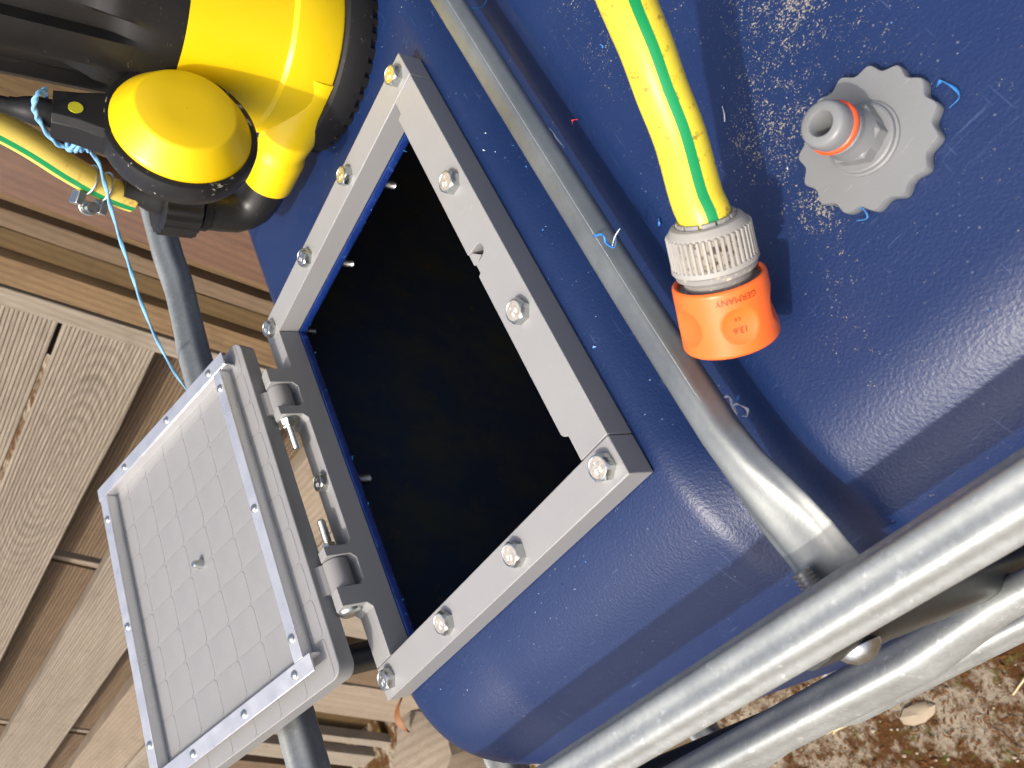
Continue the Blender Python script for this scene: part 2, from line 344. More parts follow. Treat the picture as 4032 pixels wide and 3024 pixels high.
def tank():
    root = thing('water_tank', (600, 650, -1250), 'dark blue plastic water tank with a square hole cut in its top', 'tank')
    def axis(fine0, fine1, step, extra, lo, hi):
        a = list(np.arange(fine0, fine1+.1, step)); a = [q for q in a if all(abs(q-e) > step*.45 for e in extra)]+extra
        return sorted([*lo, *a, *hi])
    X = axis(-64, 560, 4, [HX0, HX1], [-600, -240, -110, -84], list(range(580, 1200, 24))+[1206, 1212, 1218, 1226, 1250, 1300, 1500])
    Y = axis(-130, 560, 4, [HY0, HY1], [-600, -300, -190, -155], list(range(580, 1380, 24))+[1390, 1396, 1402, 1410, 1430, 1480, 1700])
    nx, ny = len(X), len(Y); vv = []
    for y in Y:
        for x in X:
            z, d = ztop(x, y)
            if d < 0:
                e = .5; gx = (sdf(x+e, y)-sdf(x-e, y))/(2*e); gy = (sdf(x, y+e)-sdf(x, y-e))/(2*e); L = math.hypot(gx, gy) or 1
                px, py = x+gx/L*(-d), y+gy/L*(-d)
                dd = -d; z = z - (dd if dd < 30 else 30+(dd-30)*2.6); z = max(z, -1240)
                if dd > 20:                         # slight outward bulge of the wall
                    b = 14*math.sin(min(1, (dd-20)/260)*math.pi*.5); px -= gx/L*b; py -= gy/L*b
                vv.append((px, py, z))
            else: vv.append((x, y, z))
    fs = []
    for j in range(ny-1):
        for i in range(nx-1):
            if X[i] >= HX0-.01 and X[i+1] <= HX1+.01 and Y[j] >= HY0-.01 and Y[j+1] <= HY1+.01: continue
            fs.append((j*nx+i, j*nx+i+1, (j+1)*nx+i+1, (j+1)*nx+i))
    MB().add(vv, fs).build('shell', M_blue, root, sharp=180)
    # cut rim of the hole: thickness of the wall, ragged lower edge
    mb = MB(); pts = []
    for a, b in (((HX0, HY0), (HX1, HY0)), ((HX1, HY0), (HX1, HY1)), ((HX1, HY1), (HX0, HY1)), ((HX0, HY1), (HX0, HY0))):
        n = 110
        for k in range(n): pts.append((a[0]+(b[0]-a[0])*k/n, a[1]+(b[1]-a[1])*k/n))
    N = len(pts); cx, cy = (HX0+HX1)/2, (HY0+HY1)/2; vv = []
    for lvl in range(4):
        for (x, y) in pts:
            inw = (0.0, .8, 1.9, .8)[lvl]+rng.normal(0, .28 if lvl in (1, 2) else .02)
            z = (-19.35, -19.3, -23.6, -25.5)[lvl]+rng.normal(0, .35 if lvl == 2 else .05)
            sx = (1 if x < HX0+.1 else -1 if x > HX1-.1 else 0); sy = (1 if y < HY0+.1 else -1 if y > HY1-.1 else 0)
            vv.append((x+sx*inw, y+sy*inw, z))
    fs = [(l*N+i, l*N+(i+1) % N, (l+1)*N+(i+1) % N, (l+1)*N+i) for l in range(3) for i in range(N)]
    MB().add(vv, fs).build('cut_edge', M_cut, root, sharp=60)
    mb = MB()                                         # burrs of plastic on the cut edge
    for k in range(110):
        i = int(rng.integers(0, N)); p = V(vv[2*N+i])
        a = V(rng.normal(0, 1, 3)).normalized()*rng.uniform(1.0, 3.2); b = V(rng.normal(0, 1, 3)).normalized()*.9
        mb.add([p, p+b, p+a+b*.3, p+a*1.2+V((0, 0, -.8))], [(0, 1, 2), (0, 2, 3)])
    o = mb.build('burr', M_shave, root); o['kind'] = 'stuff'
    al = NT('algae_stained_inner_wall'); v_ = al.coord(); n_ = al.noise(v_, 14, 6, .7); n2_ = al.noise(v_, 60, 5, .75)
    c_ = al.mix(al.ramp(n_, [(.45, 0.0), (.62, 1.0)]), (.010, .026, .058), (.030, .040, .040))
    c_ = al.mix(al.ramp(n2_, [(.62, 0.0), (.70, 1.0)]), c_, (.09, .055, .025)); al.out(c_, .6, 0.0, None, .3)
    MB().add([(-22, 45, -42), (-22, 900, -42), (-22, 900, -1200), (-22, 45, -1200)], [(0, 1, 2, 3)]).build('inner_wall', al.m, root, smooth=False)
    return root
tank()

# ------------------------------------------------------------------ cage tubes
def tubeprof(w_, h_, n=64, rip=.5, k=5, ph=.6):
    out = []
    for i in range(n):
        t = 2*math.pi*i/n; r = 1+rip*.06*math.cos(k*t+ph)
        out.append((w_/2*math.cos(t)*r, h_/2*math.sin(t)*r))
    return out
cage = thing('steel_cage', (560, 600, -1250), 'galvanised steel tube cage around the blue tank', 'cage')
def rim():
    RZ, RY, RX = 22, -109.5, -108
    pts = [(1600, RY, RZ), (900, RY, RZ), (400, RY, RZ), (300, RY, RZ), (150, RY, RZ), (40, RY, RZ)]
    for a in range(1, 10):
        t = math.radians(a*9); pts.append((RX+75-75*math.sin(t), RY+75-75*math.cos(t), RZ))
    pts += [(RX, 20, RZ), (RX, 120, RZ), (RX, 250, RZ), (RX, 330, RZ), (RX, 420, RZ+1), (RX, 480, RZ-1), (RX, 520, RZ-2), (RX, 560, RZ), (RX, 700, RZ), (RX, 1500, RZ)]
    def pr(i):
        p = pts[i]
        if abs(p[1]-480) < 5: return tubeprof(22, 30, rip=2.2, k=3)
        return tubeprof(23.4, 23.4, rip=1.15, k=6, ph=-.5) if p[0] > -30 else tubeprof(24, 33, rip=.9, k=6)
    MB().sweep(pts, pr).build('rim_tube', M_galv, cage, sharp=60)
    for (z, yo, xo) in ((-165, -130, -122), (-420, -134, -126), (-700, -134, -126), (-960, -130, -122), (-1200, -128, -120)):
        q = [(1600, yo, z), (700, yo, z), (430, yo, z), (372, yo+4, z), (345, yo+4, z), (290, yo, z), (180, yo, z), (60, yo, z), (20, yo+3, z), (-10, yo+3, z)]
        for a in range(1, 10):
            t = math.radians(a*9); q.append((xo+75-75*math.sin(t)+0, yo+75-75*math.cos(t), z))
        q += [(xo, 120, z), (xo, 400, z), (xo, 1500, z)]
        def pr2(i, q=q):
            p = q[i]
            return tubeprof(18, 32, rip=2.0, k=2) if p[1] == yo+4 or p[1] == yo+3 else tubeprof(26, 38, rip=1.6, k=4)
        MB().sweep(q, pr2).build('side_tube', M_galv, cage, sharp=60)
    for (x, y, w1) in ((350, -110, 26), (820, -110, 26), (-5, -113, 22), (RX, 72, 26), (RX, 640, 26)):
        path = [(x, y, 14), (x, y, -60), (x, y, -300), (x, y, -700), (x, y, -1240)]
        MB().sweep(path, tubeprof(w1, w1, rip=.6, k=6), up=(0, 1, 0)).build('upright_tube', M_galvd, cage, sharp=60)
rim()
def crossbar():
    P = [(356, 1500, -4), (356, 700, -4), (356, 400, -4), (356, 300, -4), (356, 200, -4), (356, 120, -4), (356, 60, -4), (356.5, 20, -4), (357, -15, -4), (358, -35, -5), (359, -52, -7), (359.5, -64, -9.5), (360, -74, -11.5), (360, -84, -13.5), (360, -94, -16), (360, -104, -19)]
    def pr(i):
        y = P[i][1]; f_ = sm(-25, -72, y) if False else min(1, max(0, (-18-y)/52.0)); f_ = f_*f_*(3-2*f_)
        w_, h_ = 20.5+(29-20.5)*f_, 20.5+(5-20.5)*f_
        return tubeprof(w_, h_, 64, .5+.5*f_, 6, -.5)
    root = MB().sweep(P, pr).build('cross_tube', M_galvx, cage, sharp=60); root['label'] = 'grey tube crossing the tank top beside the hatch'; CB = cage['_b']
    mb = MB(); mb.sweep([(361.2, 690, 4.9), (361.2, 300, 4.9), (361.2, 60, 4.9), (361.8, 5, 4.9), (363, -22, 3.6)], tubeprof(.9, .7, 8))
    mb.build('seam_bead', M_galv, root, base=CB)
    mb = MB(); ring = []
    for k in range(60):
        pass
    th = [(1.0, 0), (3.0, .6)]
    for k in range(7): th += [(4.6, 1.4+k*1.9), (3.6, 2.35+k*1.9)]
    MB().lathe(th, (353, -84.5, -5.5), (0, -1, -.06), 20).build('screw_tip', M_thread, root, base=CB, sharp=50)
    MB().lathe([(9.5, 0), (9.3, 1.2), (7.6, 3.6), (4.5, 5.6), (1.2, 6.4)], (352, -121.5, -14), (0, -1, 0), 32).build('screw_head', M_zinc, root, base=CB, sharp=50)
crossbar()

# ------------------------------------------------------------------ hatch frame
def hatch():
    root = thing('access_hatch', (150, 181, -19.4), 'grey plastic access hatch bolted over the tank hole with its lid folded back', 'hatch')
    Z0, Z1 = -19.3, 0.0
    I = Matrix.Identity(4); g = .25
    MB().box((0, 337+g, Z0), (300, 362.3, Z1)).build('frame_bar', M_grey, root, bevel=.7)
    MB().box((0, 0, Z0), (300, 25-g, Z1)).build('frame_bar', M_grey, root, bevel=.7)
    # bar with latch pocket: notched outline
    poly = [(300, 25+g), (300, 337-g), (275, 337-g), (275, 325), (273.4, 324.0), (270.2, 323.5), (269.9, 179), (271.5, 176), (273.5, 176), (279.7, 176.2), (283.3, 177.4), (284.7, 180), (284.3, 183.7), (282.3, 185.8), (280.5, 186.0), (278.6, 185.0), (273.2, 178.0), (272.6, 177.0), (272.6, 169.2), (270.0, 168.2), (270.3, 46), (271.2, 44.0), (273.8, 42.2), (275, 42), (275, 25+g)]
    poly = [(300, 25+g), (300, 337-g), (275, 337-g), (275, 325), (270.2, 323.5), (269.9, 187), (273.0, 186.6), (282.3, 185.8), (284.3, 183.7), (284.7, 180), (283.3, 177.4), (279.7, 176.2), (273.8, 176.0), (272.6, 175.5), (272.6, 169.2), (270.0, 168.2), (270.3, 46), (271.2, 44.0), (273.8, 42.2), (275, 42), (275, 25+g)]
    MB().prism(poly, I, Z0, Z1).build('frame_bar', M_grey, root, bevel=.5)
    MB().prism([(269.8, 178.4), (269.8, 187.2), (273.2, 186.2), (279.2, 179.2), (272.6, 176.6)], I, Z0, Z1-1.2).build('latch_wedge', M_grey, root, bevel=.3)
    MB().box((270.2, 176, Z0), (284.6, 186.6, -9)).build('latch_floor', M_greyd, root)
    # hinge bar: profile (y,z) with raised knuckles, extruded along x
    H = 24.2
    def kn(a, b): return [(a-4, .0), (a, 4.0), (a, H), (b, H), (b, 4.0), (b+4, .0)]
    top = []
    ks = [(68.5, 84), (110, 118.3), (244, 252.8), (278, 293)]
    prof = [(25+g, Z0), (25+g, 0), (64.5, 0), (68.5, 4), (68.5, H), (84, H), (84, 4), (88, 0), (106, 0), (110, 4), (110, H), (118.3, H), (118.3, 4), (122.3, 0),
            (240, 0), (244, 4), (244, H), (252.8, H), (252.8, 4), (256.8, 0), (274, 0), (278, 4), (278, H), (293, H), (293, 4), (297, 0), (337-g, 0), (337-g, Z0)]
    Mx = mat3((0, 1, 0), (0, 0, 1), (1, 0, 0))
    # knuckles taper away from the opening: cut the far corner by using two depths
    mb = MB()
    n = len(prof)
    def ring(x): return [V((x, p[0], p[1])) for p in prof]
    vv = ring(24)+[V((13.5 if p[1] > 20 else (2 if p[1] > 1 else 0.0), p[0], p[1])) for p in prof]
    mid = [V((5.0 if p[1] > 20 else 4.0, p[0], min(p[1], 14.0) if p[1] > 20 else p[1])) for p in prof]
    fs = [tuple(range(n))]
    allv = ring(24)+vv[n:]
    # back ring: knuckle tops slope from (x=13,z=H) to (x=1,z=12)
    r2 = [V((13.0 if p[1] > 20 else 12.0, p[0], p[1])) for p in prof]
    r3 = [V((0.5, p[0], 12.0 if p[1] > 20 else p[1])) for p in prof]
    vv = ring(24)+r2+r3
    fs = [tuple(range(n)), tuple(reversed(range(2*n, 3*n)))]
    for k in range(2): fs += [(k*n+(i+1) % n, k*n+i, (k+1)*n+i, (k+1)*n+(i+1) % n) for i in range(n)]
    mb.add(vv, fs); mb.build('hinge_bar', M_grey, root, bevel=.45, sharp=30)
    # bolts
    spots = [(288.3, 349.5, 1, 'y'), (195.7, 348.5, 2, 'y'), (106, 347.5, 0, 'z'), (14.5, 347.5, 0, 'z'), (287.8, 236.2, 1, 'd'), (287.8, 123, 4, 'd'), (288.5, 12, 3, 'd'), (196.5, 12, 2, 'd'), (105.3, 12, 5, 'd'), (13.6, 12, 4, 'z'), (14.5, 180.5, 2, 'z')]
    def head(kind, ang):
        mb = MB(); R_ = 8.05; n = 72; prof = []
        hexr = lambda t: 7.0/math.cos(((t+math.pi/6) % (math.pi/3))-math.pi/6)
        vv = []; levels = [(0.0, None), (.4, None), (3.9, None), (5.3, None), (5.45, 6.35), (5.2, 6.0), (5.2, 0.01)]
        for z, fr in levels:
            for i in range(n):
                t = 2*math.pi*i/n; h = hexr(t); r = h
                zz = z
                if fr is not None: r = fr
                elif z > 5: r = min(h, 6.9); zz = 5.3
                elif z > 3: zz = 5.3-(h-6.75)*.9
                vv.append((r*math.cos(t+ang), r*math.sin(t+ang), zz))
        fs = [(k*n+i, k*n+(i+1) % n, (k+1)*n+(i+1) % n, (k+1)*n+i) for k in range(len(levels)-1) for i in range(n)]
        mb.add(vv, fs); return mb
    tv, tf = text_mesh('8.8', 4.6); tv2, tf2 = text_mesh('A', 2.6)
    for (x, y, k, kind) in spots:
        ang = k*.31+.2
        M = Matrix.Translation((x, y, 0))
        mb = MB(); hb = head(kind, ang); mb.add([M @ V((p[0], p[1], p[2]*1.24)) for p in hb.v], hb.f)
        b = mb.build('bolt', M_zinc, root, sharp=28)
        MB().lathe([(5.95, 6.45), (5.9, 6.54), (.05, 6.54)], (x, y, 0), (0, 0, 1), 40).build('head_face', {'y': M_zincy, 'd': M_zincd, 'z': M_zinc}[kind], b, base=root['_b'])
        mb = MB(); Rz = Matrix.Rotation(ang+1.9, 4, 'Z')
        mb.add([M @ (Rz @ V((p[0], p[1]+1.6, 6.62))) for p in tv], tf); mb.add([M @ (Rz @ V((p[0]+.6, p[1]-3.0, 6.62))) for p in tv2], tf2)
        mb.build('stamped_letters', M_mark, b, base=root['_b'], smooth=False)
        hb = head(kind, ang)
        # bright chamfer ring
        mb = MB(); prof2 = []
        zz = -20; L = 24
        pr = [(4.0, 0.0)]
        for q in range(int(L/1.25)): pr += [(4.0, -19-q*1.25), (3.35, -19.62-q*1.25)]
        MB().lathe(pr, (x, y, 0), (0, 0, 1), 18).build('threaded_shank', M_thread, b, base=root['_b'], sharp=50)
    # hinge pins with washer, nut and dome heads
    for (yk, s) in ((244, -1), (118.3, 1)):
        ax = V((0, s, 0)); o = V((13, yk, 13.2))
        MB().lathe([(9.2, 0), (9.2, 1.3)], o, ax, 36).build('washer', M_zinc, root, sharp=30)
        MB().lathe([(5.9, 0), (5.9, 4.6), (5.0, 5.4)], o+ax*1.3, ax, 6).build('nut', M_zinc, root, sharp=30)
        pr = [(3.3, 0)]
        for q in range(22): pr += [(3.3, 6+q*1.0), (2.85, 6.5+q*1.0)]
        MB().lathe(pr+[(2.4, 28.6)], o, ax, 16).build('hinge_pin', M_zinc, root, sharp=50)
    for (yk, s) in ((68.5, -1), (293, 1)):
        MB().lathe([(8.8, 0), (8.6, .8), (6.5, 2.6), (3.4, 3.6), (.5, 3.9)], (11.5, yk, 12.5), (0, s, 0), 32).build('pin_head', M_zinc, root, sharp=50)
    return root
HATCH = hatch()

# ------------------------------------------------------------------ hatch lid
def lid():
    phi = 1.3036; sx0, sz0 = 2.1, 35.4
    ev = V((-math.sin(phi), 0, math.cos(phi))); ew = V((math.cos(phi), 0, math.sin(phi))); eu = V((0, 1, 0))
    O = V((sx0, 0, sz0)); Mx = mat3(eu, ev, ew, O)      # local: u along hinge, v away from hinge, w = inner side
    u0, u1, v1 = 24.2, 337.0, 232
    def rr(u0, u1, v0, v1, r, n=8):
        P = []
        for cx, cy, a0 in ((u1-r, v0+r, -90), (u1-r, v1-r, 0), (u0+r, v1-r, 90), (u0+r, v0+r, 180)):
            P += [(cx+r*math.cos(math.radians(a0+90*k/n)), cy+r*math.sin(math.radians(a0+90*k/n))) for k in range(n+1)]
        return P
    root = MB().prism(rr(u0, u1, -8, v1, 10), Mx, -15, .1).build('lid', M_lid, HATCH, bevel=.8); root['_b'] = HATCH['_b']; root['label'] = 'open lid with aluminium edge angles'
    # quilted inner face: rounded tiles in a regular grid
    me = None; nu, nv = 10, 7; gu, gv = (u1-u0-2)/nu, (v1+.0)/nv
    tile = rr(-gu/2+.14, gu/2-.14, -gv/2+.14, gv/2-.14, 5.0, 5)
    n = len(tile); inner = [(p[0]*.95, p[1]*.95) for p in tile]; inner2 = [(p[0]*.86, p[1]*.86) for p in tile]
    vv = [(*p, -.5) for p in tile]+[(*p, .36) for p in tile]+[(*p, .42) for p in inner]+[(*p, .5) for p in inner2]
    fs = [(k*n+i, k*n+(i+1) % n, (k+1)*n+(i+1) % n, (k+1)*n+i) for k in range(3) for i in range(n)]+[tuple(range(3*n, 4*n))]
    me = bpy.data.meshes.new('tile'); me.from_pydata([tuple(V(p)*U) for p in vv], [], fs); me.materials.append(M_lid)
    Rm = mat3(eu, ev, ew)
    for j in range(nv):
        for i in range(nu):
            c = Mx @ V((u0+1+gu*(i+.5), gv*(j+.5)-2, 0))
            o = bpy.data.objects.new('tile', me); COL.objects.link(o); o.parent = root
            o.matrix_local = Matrix.Translation((c-V(root['_b']))*U) @ Rm
    me.polygons.foreach_set('use_smooth', [True]*len(me.polygons)); me.set_sharp_from_angle(angle=math.radians(50))
    # aluminium angles: wall + flange
    uD, uC, vA, vF, hw, fw, t = 316.6, 48.2, 12.7, 216.4, 11.6, 13.5, 1.5
    def angle(name, wall, flange):
        mb = MB(); mb.box(*wall, M=Mx); mb.box(*flange, M=Mx); return mb.build(name, M_alu, root, bevel=.25)
    a1 = angle('edge_angle', ((uD, vA-8, .5), (uD+t, vF+fw, hw-t)), ((uD, vA-8, hw-t), (uD+fw, vF+fw, hw)))
    a2 = angle('edge_angle', ((uC-t, vA-8, .5), (uC, vF+fw, hw-t)), ((uC-fw, vA-8, hw-t), (uC, vF+fw, hw)))
    a3 = angle('edge_angle', ((uC+.3, vF, .5), (uD-.3, vF+t, hw-t-.1)), ((uC+.3, vF, hw-t-.1), (uD-.3, vF+fw-2, hw-.1)))
    a4 = angle('edge_angle', ((uC+.3, vA, .5), (uD-.3, vA+t, hw-t-.1)), ((uC+.3, vA, hw-t-.1), (uD-.3, vA+fw-3, hw-.1)))
    def rivet(u, v):
        p = Mx @ V((u, v, hw)); MB().lathe([(3.6, -.2), (3.5, .5), (2.4, 1.5), (.3, 1.9)], p, ew, 18).build('rivet', M_zinc, root, sharp=50)
    for v in (28, 100, 178): rivet(uD+7, v)
    for v in (26, 92, 165): rivet(uC-7, v)
    for u in (72, 180, 292): rivet(u, vF+5.5)
    for u in (66, 178, 300): rivet(u, vA+6)
    p = Mx @ V(((uC+uD)/2, (vA+vF)/2, .5)); MB().lathe([(4.6, 0), (4.4, 2), (3.2, 4.2), (3.0, 7.0), (2.2, 8.0)], p, ew, 18).build('centre_screw', M_zinc, root, sharp=40)
    # hinge lugs around the pins
    for (a, b) in ((84.8, 109.3), (253.5, 277.3)):
        mb = MB(); mb.lathe([(10.3, 0), (10.3, b-a)], (12, a, 12.8), (0, 1, 0), 40)
        mb.prism([(3, 17), (12.5, 22.9), (8, 29), (1.5, 34.5), (-6.5, 31), (-1.5, 19)], mat3((1, 0, 0), (0, 0, 1), (0, -1, 0), (0, a, 0)), -(b-a)+.2, -.2)
        mb.build('hinge_lug', M_greyd, root, bevel=.5)
lid()

# ------------------------------------------------------------------ pump
def pump():
    C = V((216, 496, 0))
    root = thing('submersible_pump', (216, 496, -19.4), 'yellow and black submersible pump standing upright on the tank', 'pump')
    # base with notched foot
    n = 240
    def rf(k, t, r, h):
        a = (t/(2*math.pi)*46) % 1
        return r-2.6 if (k in (0, 1) and a < .32) else r
    MB().lathe([(88, -19.2), (88, -16.0), (88.2, -14.5), (88, -4), (85.5, 3.5), (83, 5.5), (79, 5.8)], C, (0, 0, 1), n, rf=rf).build('base', M_rubber, root, sharp=30)
    MB().lathe([(80.5, 5.9), (81.3, 8), (80.6, 40), (80.3, 43), (78.8, 44.5), (77.6, 46), (76.8, 90), (76.2, 121)], C, (0, 0, 1), 128).build('body', M_yel, root, sharp=30)
    # black upper housing with panels
    n = 160; Z = [121.2, 123, 135, 150, 158, 164, 170, 178, 190, 220, 260, 300, 340, 352, 360]
    def rh(k, t, r, h):
        a = ((t/(2*math.pi)*8)+.15) % 1
        pan = 1 if .2 < a < .8 else 0
        s_ = sm(148, 176, h)
        edge = sm(.2, .25, a)*(1-sm(.75, .8, a))
        sc = sm(140, 172, h) if a < .5 else sm(164, 190, h)
        return r - 9*edge*sc*(1-sm(330, 350, h))
    prof = [(76, z) for z in Z[:-2]]+[(70, 352), (58, 360)]
    MB().lathe(prof, C, (0, 0, 1), n, rf=rh).build('upper_housing', M_black, root, sharp=38)
    # outlet spout along -x and elbow
    y0, z0 = 440, 12
    MB().lathe([(26, -40), (25, 10), (24, 24), (21.5, 40), (20.8, 45), (22.6, 50), (22.8, 53), (21.6, 80), (20.8, 83.5), (18, 84.5)], (190, y0, z0), (-1, 0, 0), 48).build('outlet_spout', M_yel, root, sharp=40)
    pth = [(116, y0, z0), (98, y0, z0), (88, y0, z0+1), (79, y0, z0+4), (72, y0, z0+10), (68, y0, z0+18), (67, y0, z0+28), (67, y0, 58)]
    MB().sweep(pth, circle(18.6, 40)).build('elbow', M_black, root, sharp=50)
    MB().cyl((67, y0, 55), (67, y0, 62), 20, 20, 40).build('elbow_collar', M_black, root, bevel=.6)
    def rn(k, t, r, h): return r*(1+.035*math.cos(18*t)) if 0 < k < 3 else r
    MB().lathe([(22, 64), (26.5, 66), (26.5, 96), (22, 98)], (67, y0, 0), (0, 0, 1), 160, rf=rn).build('union_nut', M_black, root, sharp=35)
    MB().lathe([(17, 96), (15, 106), (10, 118), (9.6, 128)], (67, y0, 0), (.08, 0, 1), 32).build('hose_tail', M_black, root, sharp=40)
    return root
pump()

def float_switch():
    a = V((.961, -.24, .139)).normalized(); C0 = V((190.8, 378.7, 120.2))
    e1, e2 = frame(a)
    root = thing('float_switch', C0-a*28-e1*30, 'yellow domed float switch in a black ring hanging in front of the pump', 'float switch')
    MB().lathe([(34, -30), (46, -27), (52, -21), (53.6, -14), (53.8, -4), (53, -.5), (51, .6), (48.8, .2), (48.6, -3)], C0, a, 96).build('ring_housing', M_blackdirty, root, sharp=40)
    MB().lathe([(48.5, -4), (48.4, .2), (47.6, 2), (46, 4.2), (35.2, 18.0), (34.2, 19.0), (32.6, 19.6), (14, 20.0), (.3, 20.1)], C0, a, 96, cap1=False).build('dome', M_yel2, root, sharp=60)
    # cable neck
    ez = (e1*.99-e2*.12).normalized(); es = a.cross(ez)
    Mx = mat3(ez, es, a, C0-a*13)
    def oct_(w_, h_, c): return [(-w_+c, -h_), (w_-c, -h_), (w_, -h_+c), (w_, h_-c), (w_-c, h_), (-w_+c, h_), (-w_, h_-c), (-w_, -h_+c)]
    mb = MB(); vv = []; secs = [(44, 20, 13.5), (52, 19, 13.5), (66, 15.5, 13.5), (82, 13.6, 12.6)]
    for d, w_, h_ in secs: vv += [Mx @ V((d, p[0], p[1])) for p in oct_(w_, h_, 4.5)]
    fs = [(k*8+i, k*8+(i+1) % 8, (k+1)*8+(i+1) % 8, (k+1)*8+i) for k in range(3) for i in range(8)]+[tuple(reversed(range(8))), tuple(range(24, 32))]
    MB().add(vv, fs).build('cable_neck', M_black, root, bevel=.5, sharp=30)
    MB().lathe([(4.6, 13.0), (4.6, 13.9)], Mx @ V((68, 2, 0)), a, 28).build('neck_dot', plastic('dull_yellow_dot', (.50, .47, .02), .4), root)
    p0 = Mx @ V((81, 0, 0)); MB().lathe([(9.6, 0), (9.8, 10), (8.4, 17), (6.6, 22), (6.4, 26)], p0, ez, 32).build('cable_gland', M_black, root, sharp=40)
    q = p0+ez*24
    MB().sweep(spline([q, q+ez*25+V((0, 3, 2)), q+V((-8, 30, 55)), q+V((-10, 60, 110)), q+V((10, 88, 150)), V((200, 482, 359))], 8), circle(5.6, 18)).build('cable', M_black, root, sharp=80)
    return p0, ez, es, a
FP, FZ, FS, FA = float_switch()

# ------------------------------------------------------------------ hoses
def hose(name, pts, r, label, ang, mat, base, swid=.30, n=8):
    root = thing(name, base, label, 'hose')
    path = spline(pts, n)
    MB().sweep(path, circle(r, 40)).build('hose_wall', mat, root, sharp=80)
    K = 7; prof = [((r+.12)*math.cos(ang+swid*(k/(K-1)-.5)*2), (r+.12)*math.sin(ang+swid*(k/(K-1)-.5)*2)) for k in range(K)]
    prof += [((r-.6)*math.cos(ang+swid*(k/(K-1)-.5)*2), (r-.6)*math.sin(ang+swid*(k/(K-1)-.5)*2)) for k in range(K-1, -1, -1)]
    MB().sweep(path, prof).build('stripe', M_green, root, sharp=60)
    return root, path
pumphose, ph_path = hose('pump_hose', [(67, 440, 117), (70, 440, 128), (76, 440.5, 145), (89, 441, 170), (106, 443, 200), (122, 445, 235), (150, 450, 300), (190, 470, 380), (200, 560, 420), (150, 700, 330), (60, 850, 150), (20, 980, 0), (90, 1100, -8), (260, 1180, -8)], 11.3,
     'pale yellow hose with green stripe clamped to the pump outlet', 2.95, M_hosel, (67, 440, 117), swid=.22)
def clamp():
    root = thing('hose_clamp', (76, 440, 140), 'double wire hose clamp with bright screw on the pump hose', 'clamp')
    ax = V((.42, 0, 1)).normalized(); c = V((77, 440.5, 147))
    e1, e2 = frame(ax, (-.3, -1, 0))
    for s in (-6.5, 6.5):
        ring = [c+ax*s+(e1*math.cos(2*math.pi*k/40)+e2*math.sin(2*math.pi*k/40))*12.6 for k in range(41)]
        MB().sweep(ring, circle(1.15, 10), caps=False).build('wire_loop', M_zinc, root, sharp=80)
    out = V((-.75, -.66, .1)).normalized(); out = (out-ax*out.dot(ax)).normalized(); sd_ = ax.cross(out)
    for s in (-10, 10):
        Mx = mat3(out, sd_, ax, c+ax*s+out*12)
        mb = MB(); mb.box((-1, -6, -3.2), (10, 6, 3.2), M=Mx); mb.build('clamp_plate', M_zinc, root, bevel=.8)
    U_ = [c+ax*-7+out*12, c+ax*-7+out*19, c+ax*-4.5+out*24, c+out*25.5, c+ax*4.5+out*24, c+ax*7+out*19, c+ax*7+out*12]
    MB().sweep(spline(U_, 5), circle(1.6, 10), up=tuple(sd_)).build('wire_bow', M_zinc, root, sharp=80)
    MB().lathe([(4.6, -8), (4.6, 6), (4.0, 7.4), (2.6, 7.4), (2.4, 6)], c+out*20, sd_*-1, 20).build('clamp_screw', M_zinc, root, sharp=40)
clamp()

